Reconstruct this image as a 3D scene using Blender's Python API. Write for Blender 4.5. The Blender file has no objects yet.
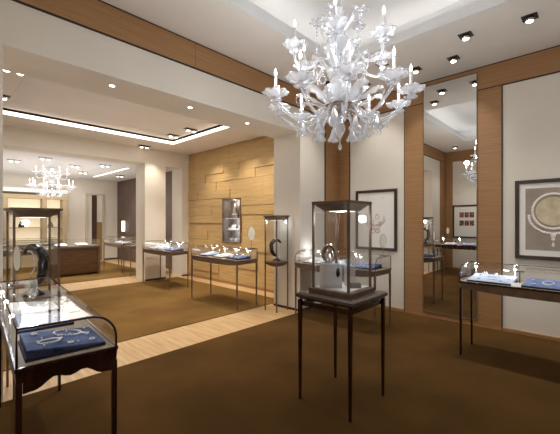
import bpy, bmesh, math, random
from mathutils import Vector, Matrix
random.seed(7)
PI = math.pi
C = bpy.context.scene.collection
SC = bpy.context.scene

# ------------------------------------------------------------------ camera, world, exposure
# world axes: X runs along the beam between the rooms, Y runs along the mirror wall
cam_d = bpy.data.cameras.new('camera'); cam = bpy.data.objects.new('camera', cam_d); C.objects.link(cam)
cam_d.sensor_width = 36; cam_d.lens = 36*338/560; cam_d.shift_y = 4/560; cam_d.clip_start = .05
cam.location = (0, 0, 1.6); cam.rotation_euler = (PI/2, 0, -math.radians(46.6))
SC.camera = cam
w = bpy.data.worlds.new('world'); SC.world = w; w.use_nodes = True
w.node_tree.nodes['Background'].inputs[0].default_value = (1, .9, .78, 1)
w.node_tree.nodes['Background'].inputs[1].default_value = .3
SC.view_settings.view_transform = 'Standard'; SC.view_settings.look = 'None'
SC.view_settings.gamma = 1; SC.view_settings.use_curve_mapping = False
SC.view_settings.exposure = .28
SC.cycles.max_bounces = 10; SC.cycles.diffuse_bounces = 5; SC.cycles.transparent_max_bounces = 32
SC.cycles.sample_clamp_indirect = 4; SC.cycles.caustics_reflective = False; SC.cycles.caustics_refractive = False
SC.cycles.use_denoising = True
SC.cycles.use_light_tree = True

WARM = (1, .90, .78); NEUT = (1, .95, .89); COOL = (.92, .96, 1)
def spot(loc, power, size=110, blend=.8, col=NEUT, radius=.05, target=None):
    d = bpy.data.lights.new('spot_lamp', 'SPOT'); o = bpy.data.objects.new('spot_lamp', d); C.objects.link(o)
    d.energy = power; d.spot_size = math.radians(size); d.spot_blend = blend; d.color = col; d.shadow_soft_size = radius
    o.location = loc
    if target:
        v = Vector(target) - Vector(loc); o.rotation_euler = v.to_track_quat('-Z', 'Y').to_euler()
    return o
def point(loc, power, col=WARM, radius=.03):
    d = bpy.data.lights.new('point_lamp', 'POINT'); o = bpy.data.objects.new('point_lamp', d); C.objects.link(o)
    d.energy = power; d.color = col; d.shadow_soft_size = radius; o.location = loc
    return o
def area(loc, sx, sy, power, col=NEUT, up=False):  # added fill lamp, no visible fixture
    d = bpy.data.lights.new('fill_lamp', 'AREA'); o = bpy.data.objects.new('fill_lamp', d); C.objects.link(o)
    d.shape = 'RECTANGLE'; d.size = sx; d.size_y = sy; d.energy = power; d.color = col; o.location = loc
    if up: o.rotation_euler = (PI, 0, 0)
    return o

# ------------------------------------------------------------------ materials
def lin(c):
    return tuple(((v/255)/12.92 if v/255 <= .04045 else ((v/255+.055)/1.055)**2.4) for v in c) + (1,)
def mat(name, rgb, rough=.5, metal=0, spec=.5, emit=None, estr=0, coat=0):
    m = bpy.data.materials.new(name); m.use_nodes = True
    b = m.node_tree.nodes['Principled BSDF']
    b.inputs['Base Color'].default_value = lin(rgb); b.inputs['Roughness'].default_value = rough
    b.inputs['Metallic'].default_value = metal; b.inputs['Specular IOR Level'].default_value = spec
    b.inputs['Coat Weight'].default_value = coat
    if emit:
        b.inputs['Emission Color'].default_value = lin(emit); b.inputs['Emission Strength'].default_value = estr
    return m
def noisy(m, c1, c2, scale=(1, 1, 1), nscale=4, detail=4, bump=0, lo=.35, hi=.65, bscale=None):
    nt = m.node_tree; N = nt.nodes; L = nt.links; b = N['Principled BSDF']
    tc = N.new('ShaderNodeTexCoord'); mp = N.new('ShaderNodeMapping'); mp.inputs['Scale'].default_value = scale
    no = N.new('ShaderNodeTexNoise'); no.inputs['Scale'].default_value = nscale; no.inputs['Detail'].default_value = detail
    cr = N.new('ShaderNodeValToRGB'); cr.color_ramp.elements[0].position = lo; cr.color_ramp.elements[1].position = hi
    cr.color_ramp.elements[0].color = lin(c1); cr.color_ramp.elements[1].color = lin(c2)
    L.new(tc.outputs['Object'], mp.inputs[0]); L.new(mp.outputs[0], no.inputs[0]); L.new(no.outputs[0], cr.inputs[0])
    L.new(cr.outputs[0], b.inputs['Base Color'])
    if bump:
        bn = N.new('ShaderNodeTexNoise'); bn.inputs['Scale'].default_value = bscale or nscale
        L.new((mp if not bscale else tc).outputs[0 if not bscale else 'Object'], bn.inputs[0])
        bu = N.new('ShaderNodeBump'); bu.inputs['Strength'].default_value = bump; bu.inputs['Distance'].default_value = .01
        L.new(bn.outputs[0], bu.inputs['Height']); L.new(bu.outputs[0], b.inputs['Normal'])
    return m
M = {}
M['cream'] = noisy(mat('cream_plaster', (226, 219, 206), .7), (224, 217, 204), (228, 221, 209), nscale=2, bump=.05, bscale=180)
M['ceil'] = noisy(mat('ceiling_paint', (228, 222, 215), .8), (226, 220, 213), (231, 225, 218), nscale=2, bump=.03, bscale=150)
M['tray'] = mat('tray_paint', (224, 223, 222), .8)
M['wood'] = noisy(mat('oak_trim', (158, 112, 70), .5), (150, 110, 70), (167, 126, 84), scale=(1.2, 1.2, 60), nscale=1.8, detail=6, bump=.04)
M['wood_v'] = M['wood']
M['panel'] = noisy(mat('honey_oak_panel', (200, 164, 108), .5), (184, 150, 98), (204, 172, 118), scale=(1, 1, 26), nscale=1.8, detail=6, bump=.04)
M['plank'] = noisy(mat('oak_floor', (196, 158, 108), .42), (174, 141, 97), (200, 168, 124), scale=(14, 1, 1), nscale=1.6, detail=6)
M['carpA'] = noisy(mat('brown_carpet', (88, 60, 30), .95, spec=.1), (74, 52, 23), (88, 62, 29), nscale=1.5, detail=8, bump=.5, bscale=260)
M['carpB'] = noisy(mat('olive_brown_carpet', (116, 84, 48), .95, spec=.1), (102, 76, 39), (121, 92, 49), nscale=1.2, detail=8, bump=.5, bscale=260)
M['darkwall'] = noisy(mat('taupe_wall', (100, 82, 72), .6), (92, 76, 68), (102, 85, 76), nscale=3)
M['bronze'] = noisy(mat('dark_bronze', (92, 76, 62), .45, metal=.1), (104, 84, 66), (126, 103, 83), nscale=8)
M['maho'] = noisy(mat('dark_mahogany', (52, 26, 20), .25, coat=.3), (40, 20, 16), (62, 32, 24), scale=(3, 3, .5), nscale=5)
M['taupe'] = noisy(mat('taupe_leather', (112, 96, 84), .45), (104, 88, 76), (120, 102, 88), nscale=5)
M['deck'] = noisy(mat('pale_deck', (150, 134, 116), .6), (140, 124, 106), (160, 144, 126), scale=(30, 1, 1), nscale=2)
M['gap'] = mat('shadow_gap', (50, 34, 24), .8)  # dark tone painted for the shade in gaps; some baseboards share it
M['white'] = mat('white_velvet', (238, 238, 240), .7)
M['blue'] = noisy(mat('blue_velvet', (52, 70, 112), .8), (38, 54, 94), (84, 104, 150), nscale=14)  # lighter mottling painted in as sparkle highlights on the pad
M['pale_blue'] = noisy(mat('pale_blue_velvet', (170, 184, 212), .8), (160, 176, 208), (190, 200, 222), nscale=14)
M['slate'] = noisy(mat('slate_velvet', (90, 106, 148), .8), (80, 96, 138), (106, 122, 162), nscale=14)
M['navy'] = mat('navy_velvet', (24, 34, 62), .7)
M['black'] = mat('black_lacquer', (16, 18, 24), .15, coat=.6)
M['silver'] = mat('silver', (235, 235, 240), .15, metal=1)
M['gem'] = mat('diamonds', (250, 250, 255), .08, spec=1)
M['gold'] = mat('gold', (215, 175, 110), .25, metal=1)
M['chrome'] = mat('polished_metal', (200, 195, 188), .15, metal=1)
M['dish'] = mat('pewter', (150, 140, 130), .2, metal=.9)
M['ivory'] = mat('ivory_disc', (250, 246, 226), .4)
M['lens'] = mat('lamp_lens', (255, 250, 240), .4, emit=(255, 244, 226), estr=9)
M['glow'] = mat('cove_strip', (255, 250, 240), .4, emit=(255, 246, 232), estr=1.8)
M['glowA'] = mat('tray_strip', (255, 250, 240), .4, emit=(250, 252, 255), estr=4.2)
M['vlens'] = mat('vitrine_lamp', (255, 250, 240), .4, emit=(255, 250, 244), estr=1.6)
M['flame'] = mat('candle_bulb', (255, 250, 240), .4, emit=(255, 246, 230), estr=9)
M['caselamp'] = mat('case_lamp', (255, 250, 240), .4, emit=(245, 248, 255), estr=16)
M['lightbox'] = mat('lit_niche', (240, 226, 196), .6, emit=(255, 236, 200), estr=.45)
M['housing'] = mat('lamp_housing', (40, 36, 34), .5)
M['mirror'] = mat('mirror_glass', (236, 236, 234), .0, metal=1)
M['frame'] = mat('dark_frame', (58, 44, 32), .4)
M['mat'] = mat('white_mount', (240, 238, 232), .8)

def glassy(name, tint, gloss_lo, gloss_hi, body=None, body_f=0, rough=.02):
    m = bpy.data.materials.new(name); m.use_nodes = True; nt = m.node_tree; N = nt.nodes; L = nt.links
    N.remove(N['Principled BSDF']); out = N['Material Output']
    tr = N.new('ShaderNodeBsdfTransparent'); tr.inputs[0].default_value = tint
    gl = N.new('ShaderNodeBsdfGlossy'); gl.inputs['Roughness'].default_value = rough
    fw = N.new('ShaderNodeLayerWeight'); fw.inputs[0].default_value = .35
    mr = N.new('ShaderNodeMapRange'); mr.inputs[3].default_value = gloss_lo; mr.inputs[4].default_value = gloss_hi
    L.new(fw.outputs['Facing'], mr.inputs[0])
    mx = N.new('ShaderNodeMixShader'); L.new(mr.outputs[0], mx.inputs[0])
    src = tr
    if body:
        df = N.new('ShaderNodeBsdfDiffuse'); df.inputs[0].default_value = body
        tl = N.new('ShaderNodeBsdfTranslucent'); tl.inputs[0].default_value = body
        a = N.new('ShaderNodeMixShader'); a.inputs[0].default_value = .5; L.new(df.outputs[0], a.inputs[1]); L.new(tl.outputs[0], a.inputs[2])
        b = N.new('ShaderNodeMixShader'); b.inputs[0].default_value = body_f
        L.new(tr.outputs[0], b.inputs[1]); L.new(a.outputs[0], b.inputs[2]); src = b
    L.new(src.outputs[0], mx.inputs[1]); L.new(gl.outputs[0], mx.inputs[2]); L.new(mx.outputs[0], out.inputs[0])
    return m
M['pane'] = glassy('clear_pane', (.99, .995, .995, 1), .015, .34)
M['crystal'] = glassy('crystal_glass', (.95, .96, .98, 1), .12, .6, (.96, .97, 1, 1), .30, .08)
M['frost'] = glassy('frosted_crystal', (.95, .96, .98, 1), .10, .5, (.97, .97, 1, 1), .36, .10)
M['acrylic'] = glassy('acrylic', (.95, .97, 1, 1), .06, .5, (.97, .98, 1, 1), .9, .1)

# ------------------------------------------------------------------ mesh helpers
class MB:
    def __init__(s): s.v = []; s.f = []; s.smooth = False
    def add(s, vs, fs):
        o = len(s.v); s.v += [tuple(v) for v in vs]; s.f += [tuple(i+o for i in f) for f in fs]; return s
    def box(s, x0, x1, y0, y1, z0, z1):
        return s.add([(x0,y0,z0),(x1,y0,z0),(x1,y1,z0),(x0,y1,z0),(x0,y0,z1),(x1,y0,z1),(x1,y1,z1),(x0,y1,z1)],
                     [(0,3,2,1),(4,5,6,7),(0,1,5,4),(1,2,6,5),(2,3,7,6),(3,0,4,7)])
    def frustum(s, a, z0, b, z1, cx=0, cy=0):
        return s.add([(cx-a,cy-a,z0),(cx+a,cy-a,z0),(cx+a,cy+a,z0),(cx-a,cy+a,z0),(cx-b,cy-b,z1),(cx+b,cy-b,z1),(cx+b,cy+b,z1),(cx-b,cy+b,z1)],
                     [(0,3,2,1),(4,5,6,7),(0,1,5,4),(1,2,6,5),(2,3,7,6),(3,0,4,7)])
    def quad(s, a, b, c, d): return s.add([a, b, c, d], [(0, 1, 2, 3)])
    def prism(s, prof, y0, y1):        # closed profile of (x, z) extruded along y
        n = len(prof)
        vs = [(x, y0, z) for x, z in prof] + [(x, y1, z) for x, z in prof]
        fs = [(i, (i+1) % n, n+(i+1) % n, n+i) for i in range(n)] + [tuple(range(n))[::-1], tuple(range(n, 2*n))]
        return s.add(vs, fs)
    def tube(s, pts, r, n=8, close=False):
        pts = [Vector(p) for p in pts]; k = len(pts)
        rs = r if isinstance(r, (list, tuple)) else [r]*k
        vs = []; up = None
        for i, p in enumerate(pts):
            a = pts[(i-1) % k] if (i or close) else p; b = pts[(i+1) % k] if (i < k-1 or close) else p
            t = (b-a).normalized()
            if up is None:
                up = Vector((0, 0, 1)) if abs(t.z) < .9 else Vector((1, 0, 0))
            u = (up - t*up.dot(t)).normalized(); up = u; w_ = t.cross(u)
            for j in range(n):
                th = 2*PI*j/n; vs.append(p + (u*math.cos(th) + w_*math.sin(th))*rs[i])
        fs = []
        for i in range(k if close else k-1):
            for j in range(n):
                a = i*n+j; b = i*n+(j+1) % n; c = ((i+1) % k)*n+(j+1) % n; d = ((i+1) % k)*n+j
                fs.append((a, b, c, d))
        if not close: fs += [tuple(range(n))[::-1], tuple(range((k-1)*n, k*n))]
        s.smooth = True
        return s.add(vs, fs)
    def lathe(s, prof, n=16, c=(0, 0, 0), ruffle=0, petals=8, zr=0):   # prof: (r, z)
        vs = []; k = len(prof); rm = max(p[0] for p in prof)
        for r, z in prof:
            q = (r/rm)**3
            for j in range(n):
                th = 2*PI*j/n; m = 1 + ruffle*q*math.cos(petals*th)
                vs.append((c[0]+r*m*math.cos(th), c[1]+r*m*math.sin(th), c[2]+z+zr*q*math.cos(petals*th)))
        fs = [(i*n+j, i*n+(j+1) % n, (i+1)*n+(j+1) % n, (i+1)*n+j) for i in range(k-1) for j in range(n)]
        s.smooth = True
        return s.add(vs, fs)
    def sphere(s, c, r, n=8, sc=(1, 1, 1)):
        prof = [(math.sin(PI*i/n)*r+1e-5, -math.cos(PI*i/n)*r) for i in range(n+1)]
        vs = []; m = 2*n
        for rr, z in prof:
            for j in range(m):
                th = 2*PI*j/m; vs.append((c[0]+rr*math.cos(th)*sc[0], c[1]+rr*math.sin(th)*sc[1], c[2]+z*sc[2]))
        fs = [(i*m+j, i*m+(j+1) % m, (i+1)*m+(j+1) % m, (i+1)*m+j) for i in range(n) for j in range(m)]
        s.smooth = True
        return s.add(vs, fs)
    def xf(s, mtx):
        s.v = [tuple(mtx @ Vector(v)) for v in s.v]; return s
    def build(s, name, m, parent=None, bevel=0, solid=0, label=None):
        me = bpy.data.meshes.new(name); me.from_pydata(s.v, [], s.f); me.update()
        bm = bmesh.new(); bm.from_mesh(me); bmesh.ops.recalc_face_normals(bm, faces=bm.faces); bm.to_mesh(me); bm.free()
        if s.smooth:
            for p in me.polygons: p.use_smooth = True
        me.materials.append(m)
        o = bpy.data.objects.new(name, me); C.objects.link(o)
        if parent: o.parent = parent
        if bevel:
            b = o.modifiers.new('bevel', 'BEVEL'); b.width = bevel; b.segments = 2; b.limit_method = 'ANGLE'
        if solid:
            b = o.modifiers.new('solid', 'SOLIDIFY'); b.thickness = solid; b.offset = 0
        if label: o['label'] = label
        return o
def thing(name, label, cat, loc=(0, 0, 0), rz=0, group=None):
    o = bpy.data.objects.new(name, None); o.empty_display_size = .1; C.objects.link(o)
    o.location = loc; o.rotation_euler = (0, 0, rz); o['label'] = label; o['category'] = cat
    if group: o['group'] = group
    return o
def tag(o, label, cat, group=None):
    o['label'] = label; o['category'] = cat
    if group: o['group'] = group
    return o
def struct(name, mb, m, **k):
    o = mb.build(name, m, **k); o['kind'] = 'structure'; return o
KIDS = {}
def dup(root, loc, rz=0, label=None, group=None, scale=None, drop_parts=False):
    kids = {}
    for o in SC.objects:
        if o.parent: kids.setdefault(o.parent.name, []).append(o)
    def rec(o, par):
        c = o.copy(); C.objects.link(c)
        if par: c.parent = par
        for k in kids.get(o.name, []): rec(k, c)
        return c
    r = rec(root, None); r.location = loc; r.rotation_euler = (0, 0, rz)
    if label: r['label'] = label
    if group: r['group'] = group
    if scale: r.scale = (scale,)*3
    return r

# ------------------------------------------------------------------ the setting
XW, XO = 5.82, -.70            # mirror wall, opposite wall of the front room
YB0, YB1 = 3.85, 4.5           # beam between front room and middle room
ZA, ZB, ZC = 3.93, 3.55, 3.25  # ceilings of front, middle, far room
XP, YW0, YW1 = 5.40, 8.80, 9.35
YC, XD = 14.8, 5.65
T = .15
struct('floor', MB().box(-4.5, 6.4, -3.2, 15.2, -.12, 0), M['plank'])
struct('wall_right', MB().box(XW, XW+T, -3.0, YB0, 0, 4.4), M['cream'])
struct('wall_left', MB().box(XO-T, XO, -3.0, YB0, 0, 4.4), M['cream'])
struct('wall_behind', MB().box(XO-T, XW+T, -3.0-T, -3.0, 0, 4.4), M['cream'])
struct('wall_pier', MB().box(4.59, XW+T, YB0, YB1, 0, 4.4), M['cream'])
struct('wall_pier_left', MB().box(XO-T, .49, YB0, YB1, 0, 4.4), M['cream'])
struct('wall_beam', MB().box(.49, 4.59, YB0, YB1, 3.17, 4.4), M['cream'])
# front room ceiling with a raised tray
tx0, tx1, ty0, ty1 = .70, 4.26, .56, 2.86
cb = MB()
for a in [(XO, tx0, -3, YB0), (tx1, XW, -3, YB0), (tx0, tx1, -3, ty0), (tx0, tx1, ty1, YB0)]:
    cb.box(*a, ZA, ZA+.06)
struct('ceiling_front', cb, M['ceil'])
lip = MB(); e = .05
lip.box(tx0-e, tx0+.004, ty0-e, ty1+e, ZA-.001, ZA+.14).box(tx1-.004, tx1+e, ty0-e, ty1+e, ZA-.001, ZA+.14)
lip.box(tx0, tx1, ty0-e, ty0+.004, ZA-.001, ZA+.14).box(tx0, tx1, ty1-.004, ty1+e, ZA-.001, ZA+.14)
struct('trim_1', lip, M['tray'])
g = .28
tr = MB().box(tx0-g, tx1+g, ty0-g, ty1+g, 4.30, 4.36)
tr.box(tx0-g-.04, tx0-g, ty0-g, ty1+g, ZA+.05, 4.36).box(tx1+g, tx1+g+.04, ty0-g, ty1+g, ZA+.05, 4.36)
tr.box(tx0-g, tx1+g, ty0-g-.04, ty0-g, ZA+.05, 4.36).box(tx0-g, tx1+g, ty1+g, ty1+g+.04, ZA+.05, 4.36)
struct('ceiling_tray', tr, M['tray'])
st = MB(); q = .14
st.box(tx0-q-.03, tx0-q, ty0, ty1, ZA+.07, ZA+.09).box(tx1+q, tx1+q+.03, ty0, ty1, ZA+.07, ZA+.09)
st.box(tx0, tx1, ty0-q-.03, ty0-q, ZA+.07, ZA+.09).box(tx0, tx1, ty1+q, ty1+q+.03, ZA+.07, ZA+.09)
cs = st.build('cove_light', M['glowA']); tag(cs, 'hidden white light strip around the raised tray ceiling of the front room', 'light strip')
# middle room ceiling with a lit slot
rx0, rx1, ry0, ry1 = .95, 4.40, 5.42, 7.92
cb = MB()
for a in [(-4.5, rx0, YB1, YW0), (rx1, XP+.3, YB1, YW0), (rx0, rx1, YB1, ry0), (rx0, rx1, ry1, YW0)]:
    cb.box(*a, ZB, ZB+.05)
struct('ceiling_middle', cb, M['ceil'])
f = .03
struct('ceiling_recess', MB().box(rx0+f, rx1-f, ry0+f, ry1-f, ZB+.115, ZB+.17), M['ceil'])
gp = MB(); 
gp.box(rx0-.02, rx1+.02, ry0-.02, ry1+.02, ZB+.22, ZB+.25)
struct('gap_shade_top', gp, M['gap'])  # dark backing painted as the shade deep in the panel gap
fs = MB()
fs.box(rx1-.003, rx1+.02, ry0, ry1, ZB+.004, ZB+.075).box(rx0, rx1-.003, ry1-.003, ry1+.02, ZB+.004, ZB+.075)
tag(fs.build('cove_light', M['glow']), 'bright warm light slot edging the recessed ceiling panel in the middle room', 'light strip')
dk = MB().box(rx1-.003, rx1+.02, ry0, ry1, ZB+.076, ZB+.22).box(rx0, rx1-.003, ry1-.003, ry1+.02, ZB+.076, ZB+.22)
dk.box(rx0-.02, rx0+.002, ry0, ry1, ZB+.002, ZB+.22).box(rx0, rx1, ry0-.02, ry0+.002, ZB+.002, ZB+.22)
struct('gap_shade_sides', dk, M['gap'])  # dark strips painted in for the shade above the light slot
# middle room walls
fw = MB()
fw.box(-4.5, 4.07, YW0, YW1, 3.15, 4.0).box(4.07, 4.66, YW0, YW1, 0, 4.0)
fw.box(4.66, 5.16, YW0, YW1, 3.12, 4.0).box(5.16, 5.95, YW0, YW1, 0, 4.0)
struct('wall_middle', fw, M['cream'])
struct('wall_far_left', MB().box(-4.65, -4.5, YB1, 15, 0, 4.0), M['cream'])
struct('wall_front_left', MB().box(-4.5, XO-T, YB0, YB1, 0, 4.0), M['cream'])
struct('wall_back', MB().box(-4.5, 6.2, YC, YC+T, 0, 3.6), M['cream'])
struct('wall_dark', MB().box(XD, XD+T, YW1, YC, 0, 3.6), M['darkwall'])
struct('ceiling_far', MB().box(-4.5, 5.9, YW1, YC, ZC, ZC+.06), M['tray'])
# honey oak feature wall with staggered relief boards and a niche
ny0, ny1, nz0, nz1 = 6.43, 7.12, 1.07, 2.15
pw = MB()
pw.box(XP+.03, XP+.2, YB1, ny0, 0, ZB+.3).box(XP+.03, XP+.2, ny1, YW0, 0, ZB+.3)
pw.box(XP+.03, XP+.2, ny0, ny1, 0, nz0).box(XP+.03, XP+.2, ny0, ny1, nz1, ZB+.3)
def clipped(y0, y1, z0, z1):
    if y1 <= ny0 or y0 >= ny1 or z1 <= nz0 or z0 >= nz1: return [(y0, y1, z0, z1)]
    r = []
    if y0 < ny0: r.append((y0, ny0, z0, z1))
    if y1 > ny1: r.append((ny1, y1, z0, z1))
    a, b = max(y0, ny0), min(y1, ny1)
    if z0 < nz0: r.append((a, b, z0, nz0))
    if z1 > nz1: r.append((a, b, nz1, z1))
    return r
rr = random.Random(5); zrow = .0; row = 0
while zrow < ZB-.02:
    h = min(.44, ZB-zrow); y = YB1 - rr.uniform(0, .9)
    while y < YW0:
        wd = rr.choice([.6, .85, 1.2, 1.6]); split = rr.random() < .6
        for (a, b) in ([(zrow, zrow+h*.5), (zrow+h*.5, zrow+h)] if split else [(zrow, zrow+h)]):
            t = rr.choice([0, .008, .018, .028])
            y0, y1 = max(y, YB1), min(y+wd, YW0)
            if y1-y0 > .03:
                for c_ in clipped(y0+.003, y1-.003, a+.0025, b-.0025):
                    if c_[1]-c_[0] > .01 and c_[3]-c_[2] > .01:
                        pw.box(XP-t, XP+.04, *c_)
        y += wd
    zrow += h; row += 1
struct('wall_panelled', pw, M['panel'])
nb = MB().box(XP+.22, XP+.24, ny0-.02, ny1+.02, nz0-.02, nz1+.02).box(XP, XP+.22, ny0, ny0+.015, nz0, nz1).box(XP, XP+.22, ny1-.015, ny1, nz0, nz1)
nb.box(XP, XP+.22, ny0, ny1, nz0, nz0+.015).box(XP, XP+.22, ny0, ny1, nz1-.015, nz1)
niche = thing('wall_niche', 'small dark-lined lit niche with glass shelves set in the honey oak wall', 'niche', (0, 0, 0))
nb.build('lining', mat('niche_lining', (128, 118, 110), .4), niche)
nf = MB().box(XP-.045, XP+.01, ny0-.025, ny0, nz0-.025, nz1+.025).box(XP-.045, XP+.01, ny1, ny1+.025, nz0-.025, nz1+.025)
nf.box(XP-.045, XP+.01, ny0, ny1, nz0-.025, nz0).box(XP-.045, XP+.01, ny0, ny1, nz1, nz1+.025)
nf.build('frame', M['bronze'], niche)
for z in (1.37, 1.66):
    MB().box(XP+.02, XP+.21, ny0+.016, ny1-.016, z, z+.012).build('shelf', M['acrylic'], niche)
# oak trims, front room
B = .02
tb = lambda n, *b: struct(n, MB().box(*b), M['wood'], bevel=.002)
tb('trim_3', XO+.02, XW-.02, YB0-B, YB0, 3.60, ZA)                       # band on the beam
tb('trim_4', XW-B, XW, -3, YB0-B, 3.59, ZA)                              # band on the mirror wall
tb('trim_5', XO, XO+B, -3, YB0-B, 3.59, ZA)
tb('trim_6', XW-B, XW, 3.60, YB0-B, 0, 3.59)                             # corner cladding
tb('trim_7', 5.33, XW-B, YB0-B, YB0, 0, 3.60)
mu = MB().box(XW-B, XW, 1.04, 1.348, 0, 3.59).box(XW-B, XW, 2.164, 2.48, 0, 3.59).box(XW-B, XW, 1.348, 2.164, 0, .075)
struct('trim_8', mu, M['wood'])
tb('trim_9', XO, XO+B, 3.60, YB0-B, 0, 3.59)
tb('trim_10', XO+B, -.2, YB0-B, YB0, 0, 3.60)
tb('trim_11', XO, XO+B, .95, 2.2, 0, 3.59)
# thin dark strips painted as shadow lines at the edges of the oak
sg = MB()
sg.box(XO, XW, YB0-B-.004, YB0, 3.588, 3.60).box(XO, XW, YB0-B-.006, YB0-B, ZA-.012, ZA)
sg.box(XW-B-.004, XW, -3, YB0, 3.578, 3.59).box(XW-B-.006, XW-B, -3, YB0, ZA-.012, ZA)
sg.box(5.318, 5.33, YB0-B-.002, YB0, 0, 3.6).box(XW-B-.002, XW, 3.588, 3.60, 0, 3.59)
sg.box(XW-B-.002, XW, 1.028, 1.04, 0, 3.59).box(XW-B-.002, XW, 2.48, 2.492, 0, 3.59)
sg.box(2.44, 2.444, YB0-B-.001, YB0, 3.6, ZA)
struct('shadow_line_strips', sg, M['gap'])
# baseboards
def bb(n, *b): return struct(n, MB().box(*b), M['wood'], bevel=.003)
bb('baseboard_right', XW-.03, XW, -3, 1.028, 0, .05)
bb('baseboard_right_far', XW-.03, XW, 2.49, 3.6, 0, .05)
bb('baseboard_left', XO, XO+.03, -3, 3.6, 0, .05)
struct('baseboard_pier', MB().box(4.575, 4.59, YB0, YB1, 0, .035).box(4.575, 5.318, YB0-.015, YB0, 0, .035), M['gap'])
struct('baseboard_panelled', MB().box(XP-.05, XP-.03, YB1, YW0, .0, .06), M['wood'])
struct('baseboard_middle', MB().box(4.07, 4.66, YW0-.015, YW0, 0, .04).box(5.16, XP-.05, YW0-.015, YW0, 0, .04), M['gap'])
struct('baseboard_back', MB().box(3.6, XD, YC-.015, YC, 0, .06), M['gap'])
# carpets
tag(MB().box(XO+.04, XW-.06, -2.9, 3.80, .0005, .012).build('carpet', M['carpA']), 'dark brown fitted carpet filling the front room under the tall glass vitrine', 'carpet')
tag(MB().box(-4.4, XP-.42, 4.60, 8.72, .0005, .012).build('carpet', M['carpB']), 'olive brown carpet in the middle room in front of the honey oak wall', 'carpet')
tag(MB().box(-4.4, 4.9, 9.9, 14.3, .0005, .012).build('carpet', M['carpB']), 'brown carpet of the far room beneath the wooden counter', 'carpet')
# doorway in the back wall of the far room
dx = [4.50, 4.88]
door = MB().box(dx[0]-.08, dx[0], YC-.06, YC+.02, 0, 2.70).box(dx[1]+.16, dx[1]+.22, YC-.06, YC+.02, 0, 2.70).box(dx[0], dx[1]+.16, YC-.06, YC+.02, 2.64, 2.70)
struct('door_1', door, mat('door_casing', (206, 196, 182), .5))
struct('door_2', MB().box(dx[0]+.16, dx[0]+.34, YC-.03, YC-.005, 0, 2.64), mat('dark_door', (70, 48, 34), .5))
d3 = struct('door_3', MB().box(dx[0]+.34, dx[1]+.16, YC-.03, YC-.005, 0, 1.55), mat('olive_door', (150, 122, 76), .5))

# ------------------------------------------------------------------ mirror and pictures
mz0, mz1, my0, my1 = .08, 3.86, 1.348, 2.164
t = thing('wall_mirror', 'tall floor-to-ceiling mirror with thin dark frame on the oak cladding', 'mirror', (XW-.02, (my0+my1)/2, mz0))
hw = (my1-my0)/2; H = mz1-mz0
MB().box(-.008, 0, -hw+.012, hw-.012, .012, H-.012).build('glass', M['mirror'], t)
MB().box(-.016, 0, -hw, -hw+.012, 0, H).box(-.016, 0, hw-.012, hw, 0, H).box(-.016, 0, -hw+.012, hw-.012, 0, .012).box(-.016, 0, -hw+.012, hw-.012, H-.012, H).build('frame', M['bronze'], t)

def picture(label, x, yc, z0, w_, h, side, art):
    """side -1: hangs on the mirror wall facing -X; +1: on the opposite wall facing +X"""
    t = thing('framed_picture', label, 'picture', (x, yc, z0), 0 if side > 0 else PI)
    fr = .05; d = .035
    MB().box(0, d, -w_/2, -w_/2+fr, 0, h).box(0, d, w_/2-fr, w_/2, 0, h).box(0, d, -w_/2+fr, w_/2-fr, 0, fr).box(0, d, -w_/2+fr, w_/2-fr, h-fr, h).build('frame', M['frame'], t, bevel=.003)
    MB().box(0.002, .018, -w_/2+fr, w_/2-fr, fr, h-fr).build('mount', M['mat'], t)
    art(t, w_, h)
    return t
def art_sketch(t, w_, h):
    a = MB()
    rnd = random.Random(3)
    def loop(cy, cz, ry, rz, r=.0046, a0=0, a1=2*PI, n=26):
        pts = [(.020, cy+ry*math.cos(a0+(a1-a0)*i/n), cz+rz*math.sin(a0+(a1-a0)*i/n)) for i in range(n+1)]
        a.tube(pts, r, 4)
    cz = h*.48
    loop(0, cz+.08, .17, .15, a0=-PI*1.05, a1=.1)
    loop(.0, cz+.04, .19, .13, a0=-PI, a1=0); loop(-.02, cz-.02, .15, .12, a0=-PI, a1=0)
    for i in range(7):
        loop(rnd.uniform(-.13, .13), cz+rnd.uniform(-.2, .12), rnd.uniform(.02, .05), rnd.uniform(.015, .05))
    a.build('sketch', mat('rose_ink', (188, 158, 158), .8), t)
    ink = mat('dark_ink', (90, 66, 62), .8)
    for (y, z, r) in [(.03, cz+.12, .011), (-.08, cz+.06, .012), (.09, cz-.01, .009), (.02, cz-.08, .01), (-.02, cz+.02, .007), (.15, h*.86, .006), (-.16, h*.87, .006)]:
        MB().sphere((.019, y, z), r, 6, (.3, 1, 1)).build('ink_spot', ink, t)
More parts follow.
